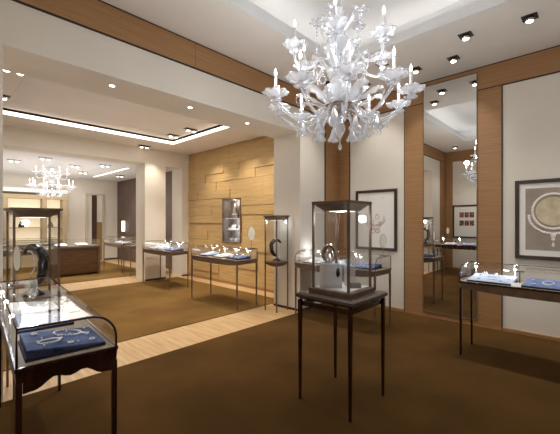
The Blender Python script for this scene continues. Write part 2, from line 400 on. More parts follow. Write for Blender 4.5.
def art_necklace(t, w_, h):
    MB().box(.018, .020, -w_/2+.12, w_/2-.12, .13, h-.12).build('paper', noisy(mat('taupe_paper', (176, 158, 136), .8), (154, 142, 128), (172, 160, 146), nscale=3), t)
    cy, cz = -.0, h*.60
    c = MB().lathe([(.001, 0), (.19, 0), (.19, .002), (.001, .002)], 40); c.smooth = False
    c.xf(Matrix.Translation((.020, cy, cz)) @ Matrix.Rotation(PI/2, 4, 'Y'))
    c.build('medallion', noisy(mat('pale_gold_wash', (208, 192, 160), .8), (198, 180, 146), (222, 208, 180), nscale=9), t)
    b = MB()
    for i in range(54):
        a_ = 2*PI*i/54
        b.sphere((.022, cy+.225*math.cos(a_), cz+.235*math.sin(a_)), .018, 5, (.4, 1, 1))
    for i in range(27):
        a_ = -PI*i/26
        b.sphere((.022, cy+.265*math.cos(a_), cz-.06+.24*math.sin(a_)), .018, 5, (.4, 1, 1))
    b.build('necklace', mat('pearl_paint', (238, 232, 222), .6), t)
    d = MB()
    for z, r in ((cz-.33, .03), (cz-.375, .022), (cz-.43, .012), (cz-.46, .018)):
        d.sphere((.022, cy, z), r, 6, (.3, 1, 1.2))
    d.build('pendant', mat('pearl_paint_b', (238, 232, 222), .6), t)
def art_squares(t, w_, h):
    m1 = noisy(mat('maroon_print', (120, 66, 56), .8), (44, 34, 36), (176, 110, 96), nscale=22, lo=.4, hi=.6)
    for r_ in range(2):
        for c_ in range(3):
            y = (c_-1)*.15; z = h*.62-r_*.27
            MB().box(.018, .020, y-.065, y+.065, z, z+.17).build('print', m1, t)
picture('dark-framed pale sketch with small dark spots, left of the tall mirror', XW, 3.035, 1.06, .83, 1.12, -1, art_sketch)
picture('dark-framed picture of a pearl necklace on taupe, right of the tall mirror', XW, .45, 1.07, .85, 1.10, -1, art_necklace)
picture('dark-framed print of six maroon squares, seen in the tall mirror', XO, 3.17, 1.04, .85, 1.09, 1, art_squares)

# ------------------------------------------------------------------ display cases
W, HT = .50, .90          # width, deck height
def make_case(L, label, wood, slab, group=None, loc=(0,0,0), rz=0, W=.50):
    t = thing('display_case', label, 'display case', (loc[0], loc[1], .012), rz, group)
    h = L/2; b = W/2; s = .014
    for sx in (-1, 1):
        for sy in (-1, 1):
            cx = sx*(b-s); cy = sy*(h-s)
            lg = MB().add([(cx-s*.75, cy-s*.75, 0), (cx+s*.75, cy-s*.75, 0), (cx+s*.75, cy+s*.75, 0), (cx-s*.75, cy+s*.75, 0),
                           (cx-s, cy-s, .80), (cx+s, cy-s, .80), (cx+s, cy+s, .80), (cx-s, cy+s, .80)],
                          [(0,3,2,1),(4,5,6,7),(0,1,5,4),(1,2,6,5),(2,3,7,6),(3,0,4,7)])
            lg.build('leg', wood, t, bevel=.003)
    # bowed slab: underside sags to the middle in both directions
    sl = MB(); nx, ny = 10, 20; vs = []
    for i in range(nx+1):
        for j in range(ny+1):
            u = -1+2*i/nx; v = -1+2*j/ny
            d = .065 + .055*(1-abs(v)**4)*(1-abs(u)**3*.5)
            vs.append((u*b*.985, v*h*.99, .865-d))
    k = len(vs)
    for i in range(nx+1):
        for j in range(ny+1): vs.append(((-1+2*i/nx)*b, (-1+2*j/ny)*h, .865))
    fs = []
    g = lambda i, j: i*(ny+1)+j
    for i in range(nx):
        for j in range(ny):
            fs.append((g(i,j), g(i,j+1), g(i+1,j+1), g(i+1,j))); fs.append((k+g(i,j), k+g(i+1,j), k+g(i+1,j+1), k+g(i,j+1)))
    for i in range(nx):
        fs.append((g(i,0), g(i+1,0), k+g(i+1,0), k+g(i,0))); fs.append((g(i,ny), k+g(i,ny), k+g(i+1,ny), g(i+1,ny)))
    for j in range(ny):
        fs.append((g(0,j), k+g(0,j), k+g(0,j+1), g(0,j+1))); fs.append((g(nx,j), g(nx,j+1), k+g(nx,j+1), k+g(nx,j)))
    sl.add(vs, fs); sl.build('apron', slab, t)
    MB().box(-b+.012, b-.012, -h+.012, h-.012, .865, .875).build('deck', M['deck'], t)
    rail = MB().box(-b-.004, -b+.012, -h-.004, h+.004, .858, .878).box(b-.012, b+.004, -h-.004, h+.004, .858, .878)
    rail.box(-b+.012, b-.012, -h-.004, -h+.012, .858, .878).box(-b+.012, b-.012, h-.012, h+.004, .858, .878)
    rail.build('rail', wood, t, bevel=.002)
    # bonnet: flat back, flat top, rounded front
    R = .13; top = 1.065; pr = [(-b+.006, .875), (-b+.006, top)]
    n = 8
    for i in range(n+1):
        a = PI/2*(1-i/n); pr.append((b-.006-R+R*math.cos(a), top-R+R*math.sin(a)))
    pr.append((b-.006, .875))
    gl = MB(); vs = [(x, -h+.006, z) for x, z in pr] + [(x, h-.006, z) for x, z in pr]; m_ = len(pr)
    gl.add(vs, [(i, i+1, m_+i+1, m_+i) for i in range(m_-1)]); gl.smooth = False
    gl.build('glass_bonnet', M['pane'], t, solid=.004)
    for sy in (-1, 1):
        MB().add([(x*.98, sy*(h-.010), z-.002) for x, z in pr], [tuple(range(m_))]).build('end_pane', M['pane'], t, solid=.004)
        MB().tube([(x, sy*(h-.004), z) for x, z in pr], .0065, 6).build('bonnet_frame', wood, t)
    MB().tube([(-b+.006, -h, top), (-b+.006, h, top)], .004, 6).build('back_bar', wood, t)
    return t
# jewellery pieces -------------------------------------------------
def tray_mesh(w_, l, h0=.022, h1=.06):
    v = [(-w_/2, -l/2, 0), (w_/2, -l/2, 0), (w_/2, l/2, 0), (-w_/2, l/2, 0), (-w_/2, -l/2, h1), (w_/2, -l/2, h0), (w_/2, l/2, h0), (-w_/2, l/2, h1)]
    return MB().add(v, [(0,3,2,1),(4,5,6,7),(0,1,5,4),(1,2,6,5),(2,3,7,6),(3,0,4,7)])
def tray_proto(w_, l, m, base, label):
    t = thing('jewellery_tray', label, 'jewellery tray')
    MB().box(-w_/2-.006, w_/2+.006, -l/2-.006, l/2+.006, 0, .018).build('base', base, t, bevel=.003)
    o = tray_mesh(w_, l).build('pad', m, t, bevel=.006); o.location.z = .0
    return t
def tz(x, w_, h0=.022, h1=.06): return h1+(h0-h1)*(x+w_/2)/w_
def necklace_proto(label, r=.06, tw=.30, m=None, pend=True):
    t = thing('necklace', label, 'necklace')
    b = MB(); n = 30; sl = (.022-.06)/tw
    for i in range(n):
        a = 2*PI*i/n; x = r*1.15*math.cos(a); y = r*.8*math.sin(a)
        b.sphere((x, y, .006+sl*x), .0052+.003*max(0, math.cos(a)), 4)
    b.build('strand', m or M['gem'], t)
    if pend:
        p = MB(); x = r*1.15+.014; p.sphere((x, 0, .006+sl*x), .011, 5, (1.3, 1, .6)); p.build('pendant', m or M['gem'], t)
    return t
def lamp_proto(label):
    t = thing('case_spotlight', label, 'lamp')
    MB().lathe([(.001, 0), (.014, 0), (.014, .005), (.004, .008), (.004, .13), (.001, .13)], 8).build('stem', M['chrome'], t)
    MB().sphere((.008, 0, .135), .013, 5).build('bulb', M['caselamp'], t)
    return t
protos = {}
def world_of(case, x, y, z):
    c, s = math.cos(case.rotation_euler.z), math.sin(case.rotation_euler.z)
    return (case.location.x + c*x - s*y, case.location.y + s*x + c*y, case.location.z + z)
first = {}
def place(kind, maker, case, x, y, z, label, rz=0, group=None):
    loc = world_of(case, x, y, z); r = case.rotation_euler.z + rz
    if kind not in first:
        o = maker(); first[kind] = o; o.location = loc; o.rotation_euler = (0, 0, r); o['label'] = label
        if group: o['group'] = group
        return o
    return dup(first[kind], loc, r, label, group)
MKT = {
 'navy': lambda: tray_proto(.36, .36, M['blue'], M['navy'], ''),
 'dblue': lambda: tray_proto(.30, .34, mat('slate_blue_velvet', (66, 84, 128), .8), M['navy'], ''),
 'pale': lambda: tray_proto(.30, .30, M['pale_blue'], M['navy'], ''),
 'big': lambda: tray_proto(.36, .44, M['pale_blue'], M['navy'], ''),
 'bigblue': lambda: tray_proto(.36, .46, M['slate'], M['navy'], ''),
 'white': lambda: tray_proto(.30, .30, M['white'], M['navy'], ''),
}
def tray(kind, case, x, y, label, rz=0): return place('tray_'+kind, MKT[kind], case, x, y, .875, label, rz)
def neck(case, x, y, label, m='gem', tw=.30, r=.06, rz=0):
    return place('neck_'+m+str(tw)+str(r), lambda: necklace_proto('', r, tw, M[m]), case, x, y, .875+tz(x, tw), label, rz)
def clamp(case, y, label, power=1.4):
    place('lamp', lambda: lamp_proto(''), case, -W/2+.035, y, .875, label, 0)
    p = world_of(case, -W/2+.085, y, 1.055)
    point(p, power, COOL, .015)

# left foreground case
cL = make_case(1.70, 'near dark mahogany display case at the left foreground with navy jewellery pad', M['maho'], M['maho'], 'glass bonnet display cases', (.60, 2.86, 0), -math.radians(4.5), W=.46)
# scalloped bracket under its near end
br = MB(); prof = []
for i in range(17):
    u = -1+2*i/16; prof.append((u*(W/2-.05), .79-.05*(abs(u)**2.2)*1.1 - .012*math.cos(u*9)))
prof += [(W/2-.05, .80), (-W/2+.05, .80)]
br.prism(prof, -.845, -.825).build('bracket', M['maho'], cL)
tray('navy', cL, 0.0, -.60, 'blue pad with diamond pieces at the near end of the left foreground case')
neck(cL, -.07, -.67, 'curled diamond necklace at the left of the near blue pad', tw=.36, r=.05, rz=.6)
neck(cL, .04, -.53, 'long diamond necklace at the right of the near blue pad', tw=.36, r=.062, rz=-.5)
def brooch(label):
    t = thing('brooch', label, 'brooch'); b = MB()
    for i in range(6):
        a = i*PI/3; b.sphere((.012*math.cos(a), .012*math.sin(a), .006), .006, 4)
    b.build('petal', M['gem'], t); MB().sphere((0, 0, .008), .006, 4).build('centre', M['silver'], t); return t
for (x, y, l) in [(.13, -.72, 'small diamond flower brooch at the front corner of the near blue pad'), (-.12, -.50, 'small diamond flower brooch at the rear of the near blue pad'),
                  (.02, -.74, 'small diamond flower brooch at the near edge of the blue pad'), (.13, -.58, 'small diamond flower brooch at the right side of the near blue pad')]:
    place('brooch', lambda: brooch(''), cL, x, y, .875+tz(x, .36), l, x*9)
rs_ = random.Random(11)
stud = None
for q in range(12):
    x, y = rs_.uniform(-.15, .15), -.60+rs_.uniform(-.15, .15)
    loc = world_of(cL, x, y, .875+tz(x, .36))
    if stud is None:
        stud = thing('earring', 'tiny loose diamond stud scattered on the near blue pad', 'earring', loc, 0, 'loose diamond studs on the near blue pad')
        MB().sphere((0, 0, .006), .0055, 5).build('stone', M['gem'], stud); MB().lathe([(.001, 0), (.004, 0), (.006, .004)], 8).build('setting', M['silver'], stud)
    else: dup(stud, loc, 0)
tray('pale', cL, -.02, -.06, 'pale blue pad in the middle of the left foreground case')
neck(cL, -.02, -.06, 'diamond necklace on the pale blue middle pad of the left foreground case')
tray('white', cL, -.02, .42, 'white pad at the far end of the left foreground case')
neck(cL, -.02, .42, 'diamond necklace on the white far pad of the left foreground case')
clamp(cL, -.28, 'slim lamp behind the near blue pad in the left foreground case', .8)
clamp(cL, .20, 'slim lamp between the pale and white pads in the left foreground case', .8)
clamp(cL, .66, 'slim lamp at the far end of the left foreground case', .8)
def ringstand(label):
    t = thing('ring_stand', label, 'ring stand')
    MB().lathe([(.001, 0), (.03, 0), (.03, .008), (.006, .015), (.005, .09), (.001, .09)], 12).build('stem', M['black'], t)
    MB().sphere((0, 0, .105), .022, 6).build('ball', M['black'], t); return t
place('rs', lambda: ringstand(''), cL, .15, .24, .875, 'small black ball-topped stand in the left foreground case')

# front room, cases against the art wall
c2 = make_case(1.5, 'bronze-legged display case behind the tall central vitrine, under the sketch', M['bronze'], M['taupe'], 'glass bonnet display cases', (4.62, 3.04, 0), PI)
tray('pale', c2, 0, .48, 'pale blue pad at the near end of the case under the sketch', PI) if False else None
tray('dblue', c2, 0, .48, 'slate blue pad at the near end of the case under the sketch')
tray('pale', c2, 0, .0, 'pale blue pad in the middle of the case under the sketch')
tray('white', c2, 0, -.48, 'white pad at the pier end of the case under the sketch')
neck(c2, 0, .48, 'diamond necklace on the slate blue pad under the sketch')
neck(c2, 0, .0, 'diamond necklace on the pale blue pad under the sketch')
neck(c2, 0, -.48, 'gold necklace on the white pad near the pier', 'gold')
clamp(c2, .25, 'slim lamp near the mirror end of the case under the sketch')
clamp(c2, -.25, 'slim lamp at the middle of the case under the sketch')
clamp(c2, -.68, 'slim lamp at the pier end of the case under the sketch')

cR = make_case(1.5, 'display case at the right edge under the necklace picture', M['maho'], M['bronze'], 'glass bonnet display cases', (4.62, .46, 0), PI)
def cr(dy): return -dy           # local y for a world offset dy (case turned half way)
tray('big', cR, .0, cr(.46), 'grey-blue pad at the mirror end of the right edge case')
neck(cR, .0, cr(.46), 'diamond necklace on the grey-blue pad of the right edge case')
tray('bigblue', cR, .0, cr(-.08), 'slate blue pad beside the white card in the right edge case')
neck(cR, .0, cr(-.06), 'diamond necklace on the slate blue pad of the right edge case')
tray('navy', cR, .0, cr(-.54), 'broad blue pad at the far right of the right edge case')
def tstand(label):
    t = thing('earring_stand', label, 'earring stand')
    MB().box(-.03, .03, -.03, .03, 0, .01).box(-.005, .005, -.005, .005, .01, .14).box(-.008, .008, -.04, .04, .14, .152).build('stem', M['bronze'], t)
    s_ = MB()
    for y in (-.03, .03): s_.sphere((0, y, .125), .008, 4, (1, 1, 1.6))
    s_.build('earring', M['gem'], t)
    return t
o = tstand('small dark T-shaped earring stand between the two pads of the right edge case'); o.location = world_of(cR, .02, cr(.19), .875)
t = thing('card', 'small white folded card beside the earring stand in the right edge case', 'card', world_of(cR, .16, cr(.20), .875))
MB().box(-.05, .05, -.045, .045, 0, .003).build('base', M['white'], t)
MB().add([(-.05, -.045, .003), (-.05, .045, .003), (.0, .045, .035), (.0, -.045, .035)], [(0, 1, 2, 3)]).build('flap', M['white'], t, solid=.002)
for q, (x, y, l) in enumerate([(.10, .58, 'left front'), (.12, .36, 'right front'), (-.10, .60, 'left rear'), (-.10, .34, 'right rear'), (.0, .30, 'right end')]):
    place('brooch', None, cR, x, cr(y), .875+tz(x, .36), 'small diamond flower brooch, %s of the grey-blue pad' % l, q)
for q, (x, y, l) in enumerate([(.10, .06, 'front left'), (.12, -.20, 'front right'), (-.08, .08, 'rear left')]):
    place('brooch', None, cR, x, cr(y), .875+tz(x, .36), 'small diamond flower brooch, %s of the slate blue pad beside the white card' % l, q)
clamp(cR, cr(.68), 'slim lamp at the mirror end of the right edge case')
clamp(cR, cr(.27), 'slim lamp beside the earring stand of the right edge case')
clamp(cR, cr(-.30), 'slim lamp at the far right of the right edge case')

# middle room cases
c3 = make_case(1.5, 'bronze-legged display case in front of the honey oak wall', M['bronze'], M['taupe'], 'glass bonnet display cases', (4.10, 5.45, 0), PI)
for i, (dy, kd, wl) in enumerate([(-.50, 'dblue', 'nearest the round-based tower'), (-.02, 'white', 'in the middle'), (.46, 'pale', 'at the left end')]):
    kn = {'dblue': 'slate blue', 'white': 'white', 'pale': 'pale blue'}[kd]
    tray(kd, c3, 0, -dy, '%s pad %s of the case before the oak wall' % (kn, wl))
    neck(c3, 0, -dy, 'diamond necklace on the %s pad of the case before the oak wall' % kn)
for dy, wl in [(-.52, 'at the right end'), (-.18, 'right of the middle'), (.2, 'left of the middle'), (.62, 'at the left end')]:
    clamp(c3, -dy, 'slim bright lamp %s of the case before the oak wall' % wl)
c4 = make_case(1.4, 'display case in front of the narrow opening beside the cream pier', M['bronze'], M['taupe'], 'glass bonnet display cases', (4.15, 7.88, 0), PI)
for (dy, kd) in [(-.46, 'dblue'), (.0, 'pale'), (.44, 'white')]:
    kn = {'dblue': 'slate blue', 'white': 'white', 'pale': 'pale blue'}[kd]
    tray(kd, c4, 0, -dy, '%s pad in the case before the narrow opening' % kn)
    neck(c4, 0, -dy, 'diamond necklace on the %s pad before the narrow opening' % kn)
for dy, wl in [(-.3, 'near end'), (.25, 'far end')]:
    clamp(c4, -dy, 'slim lamp at the %s of the case before the narrow opening' % wl)

for case, dy, what in [(c2, .48, 'slate blue pad under the sketch'), (c2, 0, 'pale blue pad under the sketch'), (c2, -.48, 'white pad under the sketch'),
                       (c3, .50, 'slate blue pad before the oak wall'), (c3, .02, 'white pad before the oak wall'), (c3, -.46, 'pale blue pad before the oak wall'),
                       (c4, .46, 'slate blue pad before the narrow opening'), (c4, 0, 'pale blue pad before the narrow opening'), (c4, -.44, 'white pad before the narrow opening')]:
    for x, y, l in [(.10, .09, 'front left corner'), (.10, -.10, 'front right corner'), (-.11, .0, 'rear edge')]:
        b_ = place('brooch', None, case, x, dy+y, .875+tz(x, .30), 'diamond brooch at the %s of the %s' % (l, what), x*30+dy); b_.scale = (1.5,)*3
# oval mirrors on stems standing in / on the cases
def oval(label):
    t = thing('oval_mirror', label, 'table mirror')
    MB().lathe([(.001, 0), (.05, 0), (.05, .008), (.006, .014), (.004, .12), (.001, .12)], 14).build('stand', M['bronze'], t)
    p = [(.0, .052*math.cos(2*PI*i/28), .22+.10*math.sin(2*PI*i/28)) for i in range(28)]
    MB().tube(p, .003, 6, close=True).build('rim', M['bronze'], t)
    v = [(-.004, .051*math.cos(2*PI*i/28), .22+.099*math.sin(2*PI*i/28)) for i in range(28)]
    v += [(.004, a[1], a[2]) for a in v]
    MB().add(v, [tuple(range(28)), tuple(range(55, 27, -1))]+[(i, (i+1) % 28, 28+(i+1) % 28, 28+i) for i in range(28)]).build('face', M['ivory'], t)
    return t
ov = oval('pale oval table mirror on the near end of the case under the sketch'); ov.location = (4.72, 2.345, 1.082); ov.rotation_euler = (0, 0, .95); ov['group'] = 'oval table mirrors'
ov2 = dup(ov, (4.25, 4.76, 1.082), .95, 'pale oval table mirror on the case before the honey oak wall', None, 1.3)
ov3 = dup(ov, (.5, 3.3, 1.082), .3, 'oval table mirror on the left foreground case, seen in the tall mirror')
ov3.location = (.52, 3.38, 1.082)

# ------------------------------------------------------------------ tall vitrines
def canopy(t, a, zt, m):
    MB().frustum(a*.62, zt-.085, a*1.0, zt-.022).build('canopy', m, t)
    MB().box(-a-.012, a+.012, -a-.012, a+.012, zt-.022, zt).build('top_plate', m, t, bevel=.003)
    MB().box(-a*.45, a*.45, -a*.45, a*.45, zt-.090, zt-.086).build('lamp_panel', M['vlens'], t)
def posts(t, a, z0, z1, m, s=.009):
    for sx in (-1, 1):
        for sy in (-1, 1):
            MB().box(sx*a-s, sx*a+s, sy*a-s, sy*a+s, z0, z1).build('post', m, t)
    for (x0, x1, y0, y1) in ((-a+s, a-s, -a-.002, -a+.002), (-a+s, a-s, a-.002, a+.002), (-a-.002, -a+.002, -a+s, a-s), (a-.002, a+.002, -a+s, a-s)):
        MB().box(x0, x1, y0, y1, z0, z1).build('glass_pane', M['pane'], t)
# central one
cv = thing('glass_vitrine', 'tall square glass vitrine on a four-legged stand in the middle of the front room', 'vitrine', (2.6, 1.69, .012))
a = .278
for sx in (-1, 1):
    for sy in (-1, 1):
        cx, cy = sx*a, sy*(a-.02)
        s0, s1 = .010, .0165
        MB().add([(cx-s0,cy-s0,0),(cx+s0,cy-s0,0),(cx+s0,cy+s0,0),(cx-s0,cy+s0,0),(cx-s1,cy-s1,.892),(cx+s1,cy-s1,.892),(cx+s1,cy+s1,.892),(cx-s1,cy+s1,.892)],
                 [(0,3,2,1),(4,5,6,7),(0,1,5,4),(1,2,6,5),(2,3,7,6),(3,0,4,7)]).build('leg', M['maho'], cv, bevel=.003)
MB().box(-.27, .27, -.25, -.235, .835, .875).box(-.27, .27, .235, .25, .835, .875).box(-.27, -.255, -.235, .235, .835, .875).box(.255, .27, -.235, .235, .835, .875).build('under_frame', M['maho'], cv)
sb = MB(); sb.frustum(.262, .890, .296, .915); sb.frustum(.296, .915, .296, .938); sb.frustum(.296, .938, .27, .952)
sb.build('table_top', mat('bronze_top', (92, 76, 68), .35, metal=.3), cv)
MB().box(-.215, .215, -.215, .215, .952, .990).build('plinth', M['bronze'], cv, bevel=.004)
MB().box(-.18, .18, -.18, .18, .985, 1.0).build('cushion', M['white'], cv, bevel=.004)
posts(cv, .182, .99, 1.74, M['bronze'])
canopy(cv, .182, 1.762, M['bronze'])
point((2.6, 1.69, 1.62), 4, COOL, .04)
# contents
bx = thing('display_block', 'frosted acrylic block carrying the black pendant inside the central vitrine', 'display block', (2.50, 1.74, 1.0), -.8)
MB().box(-.095, .095, -.04, .04, 0, .22).build('front_slab', M['acrylic'], bx, bevel=.004)
MB().box(-.09, .09, -.055, .055, 0, .03).build('foot', M['acrylic'], bx)
bx2 = thing('display_block', 'second frosted block with a ruffled jewel at the right inside the central vitrine', 'display block', (2.68, 1.66, 1.0), -.8)
MB().box(-.045, .045, -.04, .04, 0, .19).build('slab', M['acrylic'], bx2, bevel=.004)
rg = thing('ring_ornament', 'open silver hoop ornament standing on the acrylic block', 'ornament', (2.488, 1.752, 1.232))
def hoop(rx, rz, tilt, r0, r1):
    pts = []; rs = []
    for i in range(28):
        a_ = 2*PI*i/28; pts.append((rx*math.cos(a_)*math.cos(tilt), rx*math.cos(a_)*math.sin(tilt), rz+.0+rz*math.sin(a_))); rs.append(r0+(r1-r0)*(.5+.5*math.sin(a_)))
    return pts, rs
p, r_ = hoop(.055, .075, -.9, .010, .017); MB().tube(p, r_, 8, close=True).build('hoop', M['chrome'], rg)
p, r_ = hoop(.032, .05, -.3, .006, .011); MB().tube(p, r_, 8, close=True).build('inner_hoop', M['silver'], rg)
pdn = thing('pendant', 'black oval pendant on a thin chain in the central vitrine', 'pendant', (2.53, 1.71, 1.0))
MB().tube([(-.045, -.045, .28), (-.03, -.06, .67)], .0015, 4).tube([(-.06, -.06, .28), (-.03, -.06, .67)], .0015, 4).build('chain', M['silver'], pdn)
hang = MB().sphere((-.045, -.055, .15), .030, 8, (.8, .5, 1.45)); hang.build('drop', M['black'], pdn)
MB().tube([(-.045, -.055, .18), (-.045, -.052, .28)], .003, 6).build('bail', M['silver'], pdn)
tg = thing('ring_box', 'small grey ring box at the foot of the acrylic block', 'box', (2.62, 1.57, 1.0), -.8)
MB().box(-.05, .05, -.035, .035, 0, .05).build('body', mat('grey_box', (112, 104, 104), .5), tg, bevel=.004)
MB().box(-.045, .045, -.03, .03, .05, .058).build('lid', M['taupe'], tg, bevel=.003)
fl = thing('crystal_flower', 'sparkling ruffled crystal flower on the second acrylic block', 'jewel', (2.68, 1.66, 1.19))
MB().lathe([(.001, .0), (.02, .01), (.05, .05)], 32, ruffle=.2, petals=6, zr=.012).build('petals', M['frost'], fl, solid=.002)
MB().sphere((0, 0, .03), .014, 6).build('centre', M['gem'], fl)

def tower(label, loc, rz=0, a=.17, top=1.715):
    t = thing('glass_vitrine', label, 'vitrine', loc, rz, 'tower vitrines beside the piers')
    s = .009; f_ = a/.17
    for sx in (-1, 1):
        for sy in (-1, 1):
            MB().box(sx*a-s, sx*a+s, sy*a-s, sy*a+s, 0, .86).build('leg', M['bronze'], t)
    bo = MB().add([], [])
    pr = []
    for i in range(9):
        u = i/8; q = (.09+.09*math.sin(u*PI/2))*f_; pr.append((q, .79+.075*u))
    n = len(pr); vs = []
    for q, z in pr: vs += [(-q, -q, z), (q, -q, z), (q, q, z), (-q, q, z)]
    fs = [(4*i+j, 4*i+(j+1) % 4, 4*i+4+(j+1) % 4, 4*i+4+j) for i in range(n-1) for j in range(4)] + [(3, 2, 1, 0), (4*n-4, 4*n-3, 4*n-2, 4*n-1)]
    bo.add(vs, fs); bo.build('belly', M['taupe'], t)
    MB().box(-a-.014, a+.014, -a-.014, a+.014, .865, .885).build('base_plate', M['bronze'], t, bevel=.003)
    posts(t, a, .885, top-.025, M['bronze'])
    canopy(t, a+.018, top, M['bronze'])
    return t
tw1 = tower('tall glass vitrine beside the pale pier at the right of the oak wall', (4.37, 4.22, 0), 0, .142, 1.70)
TL = (.735, 3.98, 0)
tw2 = tower('tall glass vitrine behind the left foreground case', TL, 0, .172, 1.722)
point((4.37, 4.22, 1.58), 1.6, COOL, .04); point((TL[0], TL[1], 1.58), 1.4, COOL, .04)
def bust(label):
    t = thing('necklace_bust', label, 'display bust')
    # crescent of black lacquer opening to the left, in a vertical plane
    pts = []; rs = []
    for i in range(22):
        u = i/21; a_ = math.radians(140 - 250*u)
        pts.append((.105*math.cos(a_)*(1.15 if u < .5 else 1), 0, .26+.155*math.sin(a_))); rs.append(.012+.030*math.sin(PI*min(1, u*1.0+.03))**.8)
    MB().tube(pts, rs, 10).build('crescent', M['black'], t)
    MB().lathe([(.001, 0), (.085, 0), (.08, .015), (.03, .05), (.025, .12), (.001, .13)], 16).build('foot', M['black'], t)
    b = MB()
    for i in range(16):
        a_ = math.radians(100-190*i/15); b.sphere((.06*math.cos(a_), -.035, .28+.10*math.sin(a_)), .008, 4)
    b.build('beads', M['gem'], t)
    return t
bu = bust('black crescent necklace bust in the left vitrine'); bu.scale = (1.25, 1.1, 1.12); bu.location = (TL[0], TL[1], .885); bu.rotation_euler = (0, 0, -math.radians(46)-.3); bu['group'] = 'black necklace busts'
dup(bu, (4.37, 4.22, .885), -math.radians(46)+PI+.3, 'black crescent necklace bust in the vitrine beside the right pier', None, .9)

# ------------------------------------------------------------------ niche contents
t = thing('necklace_stand', 'pale cone-shaped necklace stand on the top shelf of the oak wall niche', 'display bust', (XP+.11, 6.80, 1.672), 0)
MB().lathe([(.001, 0), (.09, 0), (.07, .10), (.03, .30), (.018, .36), (.001, .37)], 16).build('cone', M['deck'], t)
MB().lathe([(.072, .09), (.078, .10), (.074, .11)], 16).build('collar', M['gem'], t)
for y, z, l in [(6.62, 1.382, 'white ring box on the middle shelf of the oak wall niche, toward the right'), (6.92, 1.382, 'white ring box on the middle shelf of the oak wall niche, toward the left')]:
    t = thing('ring_box', l, 'box', (XP+.11, y, z), 0)
    MB().box(-.05, .05, -.09, .09, 0, .04).build('body', M['white'], t, bevel=.004)
    MB().add([(.05, -.09, .04), (.05, .09, .04), (.07, .09, .12), (.07, -.09, .12)], [(0, 1, 2, 3)]).build('lid', M['white'], t, solid=.008)
for y, l in [(6.60, 'small crystal flower at the right on the floor of the oak wall niche'), (6.77, 'small crystal flower in the middle on the floor of the oak wall niche'), (6.94, 'small crystal flower at the left on the floor of the oak wall niche')]:
    dup(fl, (XP+.11, y, nz0+.016), 0, l, 'crystal flowers in the niche', 1.3)
point((XP+.08, 6.78, 2.08), 3, NEUT, .03)
point((XP+.08, 6.78, 1.60), 1.6, COOL, .03); point((XP+.08, 6.78, 1.30), 1.6, COOL, .03)

# ------------------------------------------------------------------ chandelier
CX, CY = 2.60, 1.71
def leaf_mesh(L, wd, z0, rise, droop, ang, r0=.05, teeth=7):
    """feathered leaf: midrib arcs outwards, blade cupped and notched"""
    m = MB(); n = 14; vs = []; ca, sa = math.cos(ang), math.sin(ang)
    for i in range(n+1):
        u = i/n; r = r0+L*math.sin(u*1.9)/math.sin(1.57) * (1 if u < .83 else 1-.25*(u-.83)); z = z0+rise*math.sin(u*2.2)-droop*u*u*u
        wid = wd*(math.sin(PI*min(1, u*.93+.06))**.7)*(.80+.20*math.cos(u*teeth*2*PI))
        for s_ in (-1, -.5, 0, .5, 1):
            tx = s_*wid; zz = z - .35*abs(s_)**2*wid
            vs.append((r*ca - tx*sa, r*sa + tx*ca, zz))
    fs = [(i*5+j, i*5+j+1, i*5+6+j, i*5+5+j) for i in range(n) for j in range(4)]
    m.add(vs, fs); m.smooth = True; return m
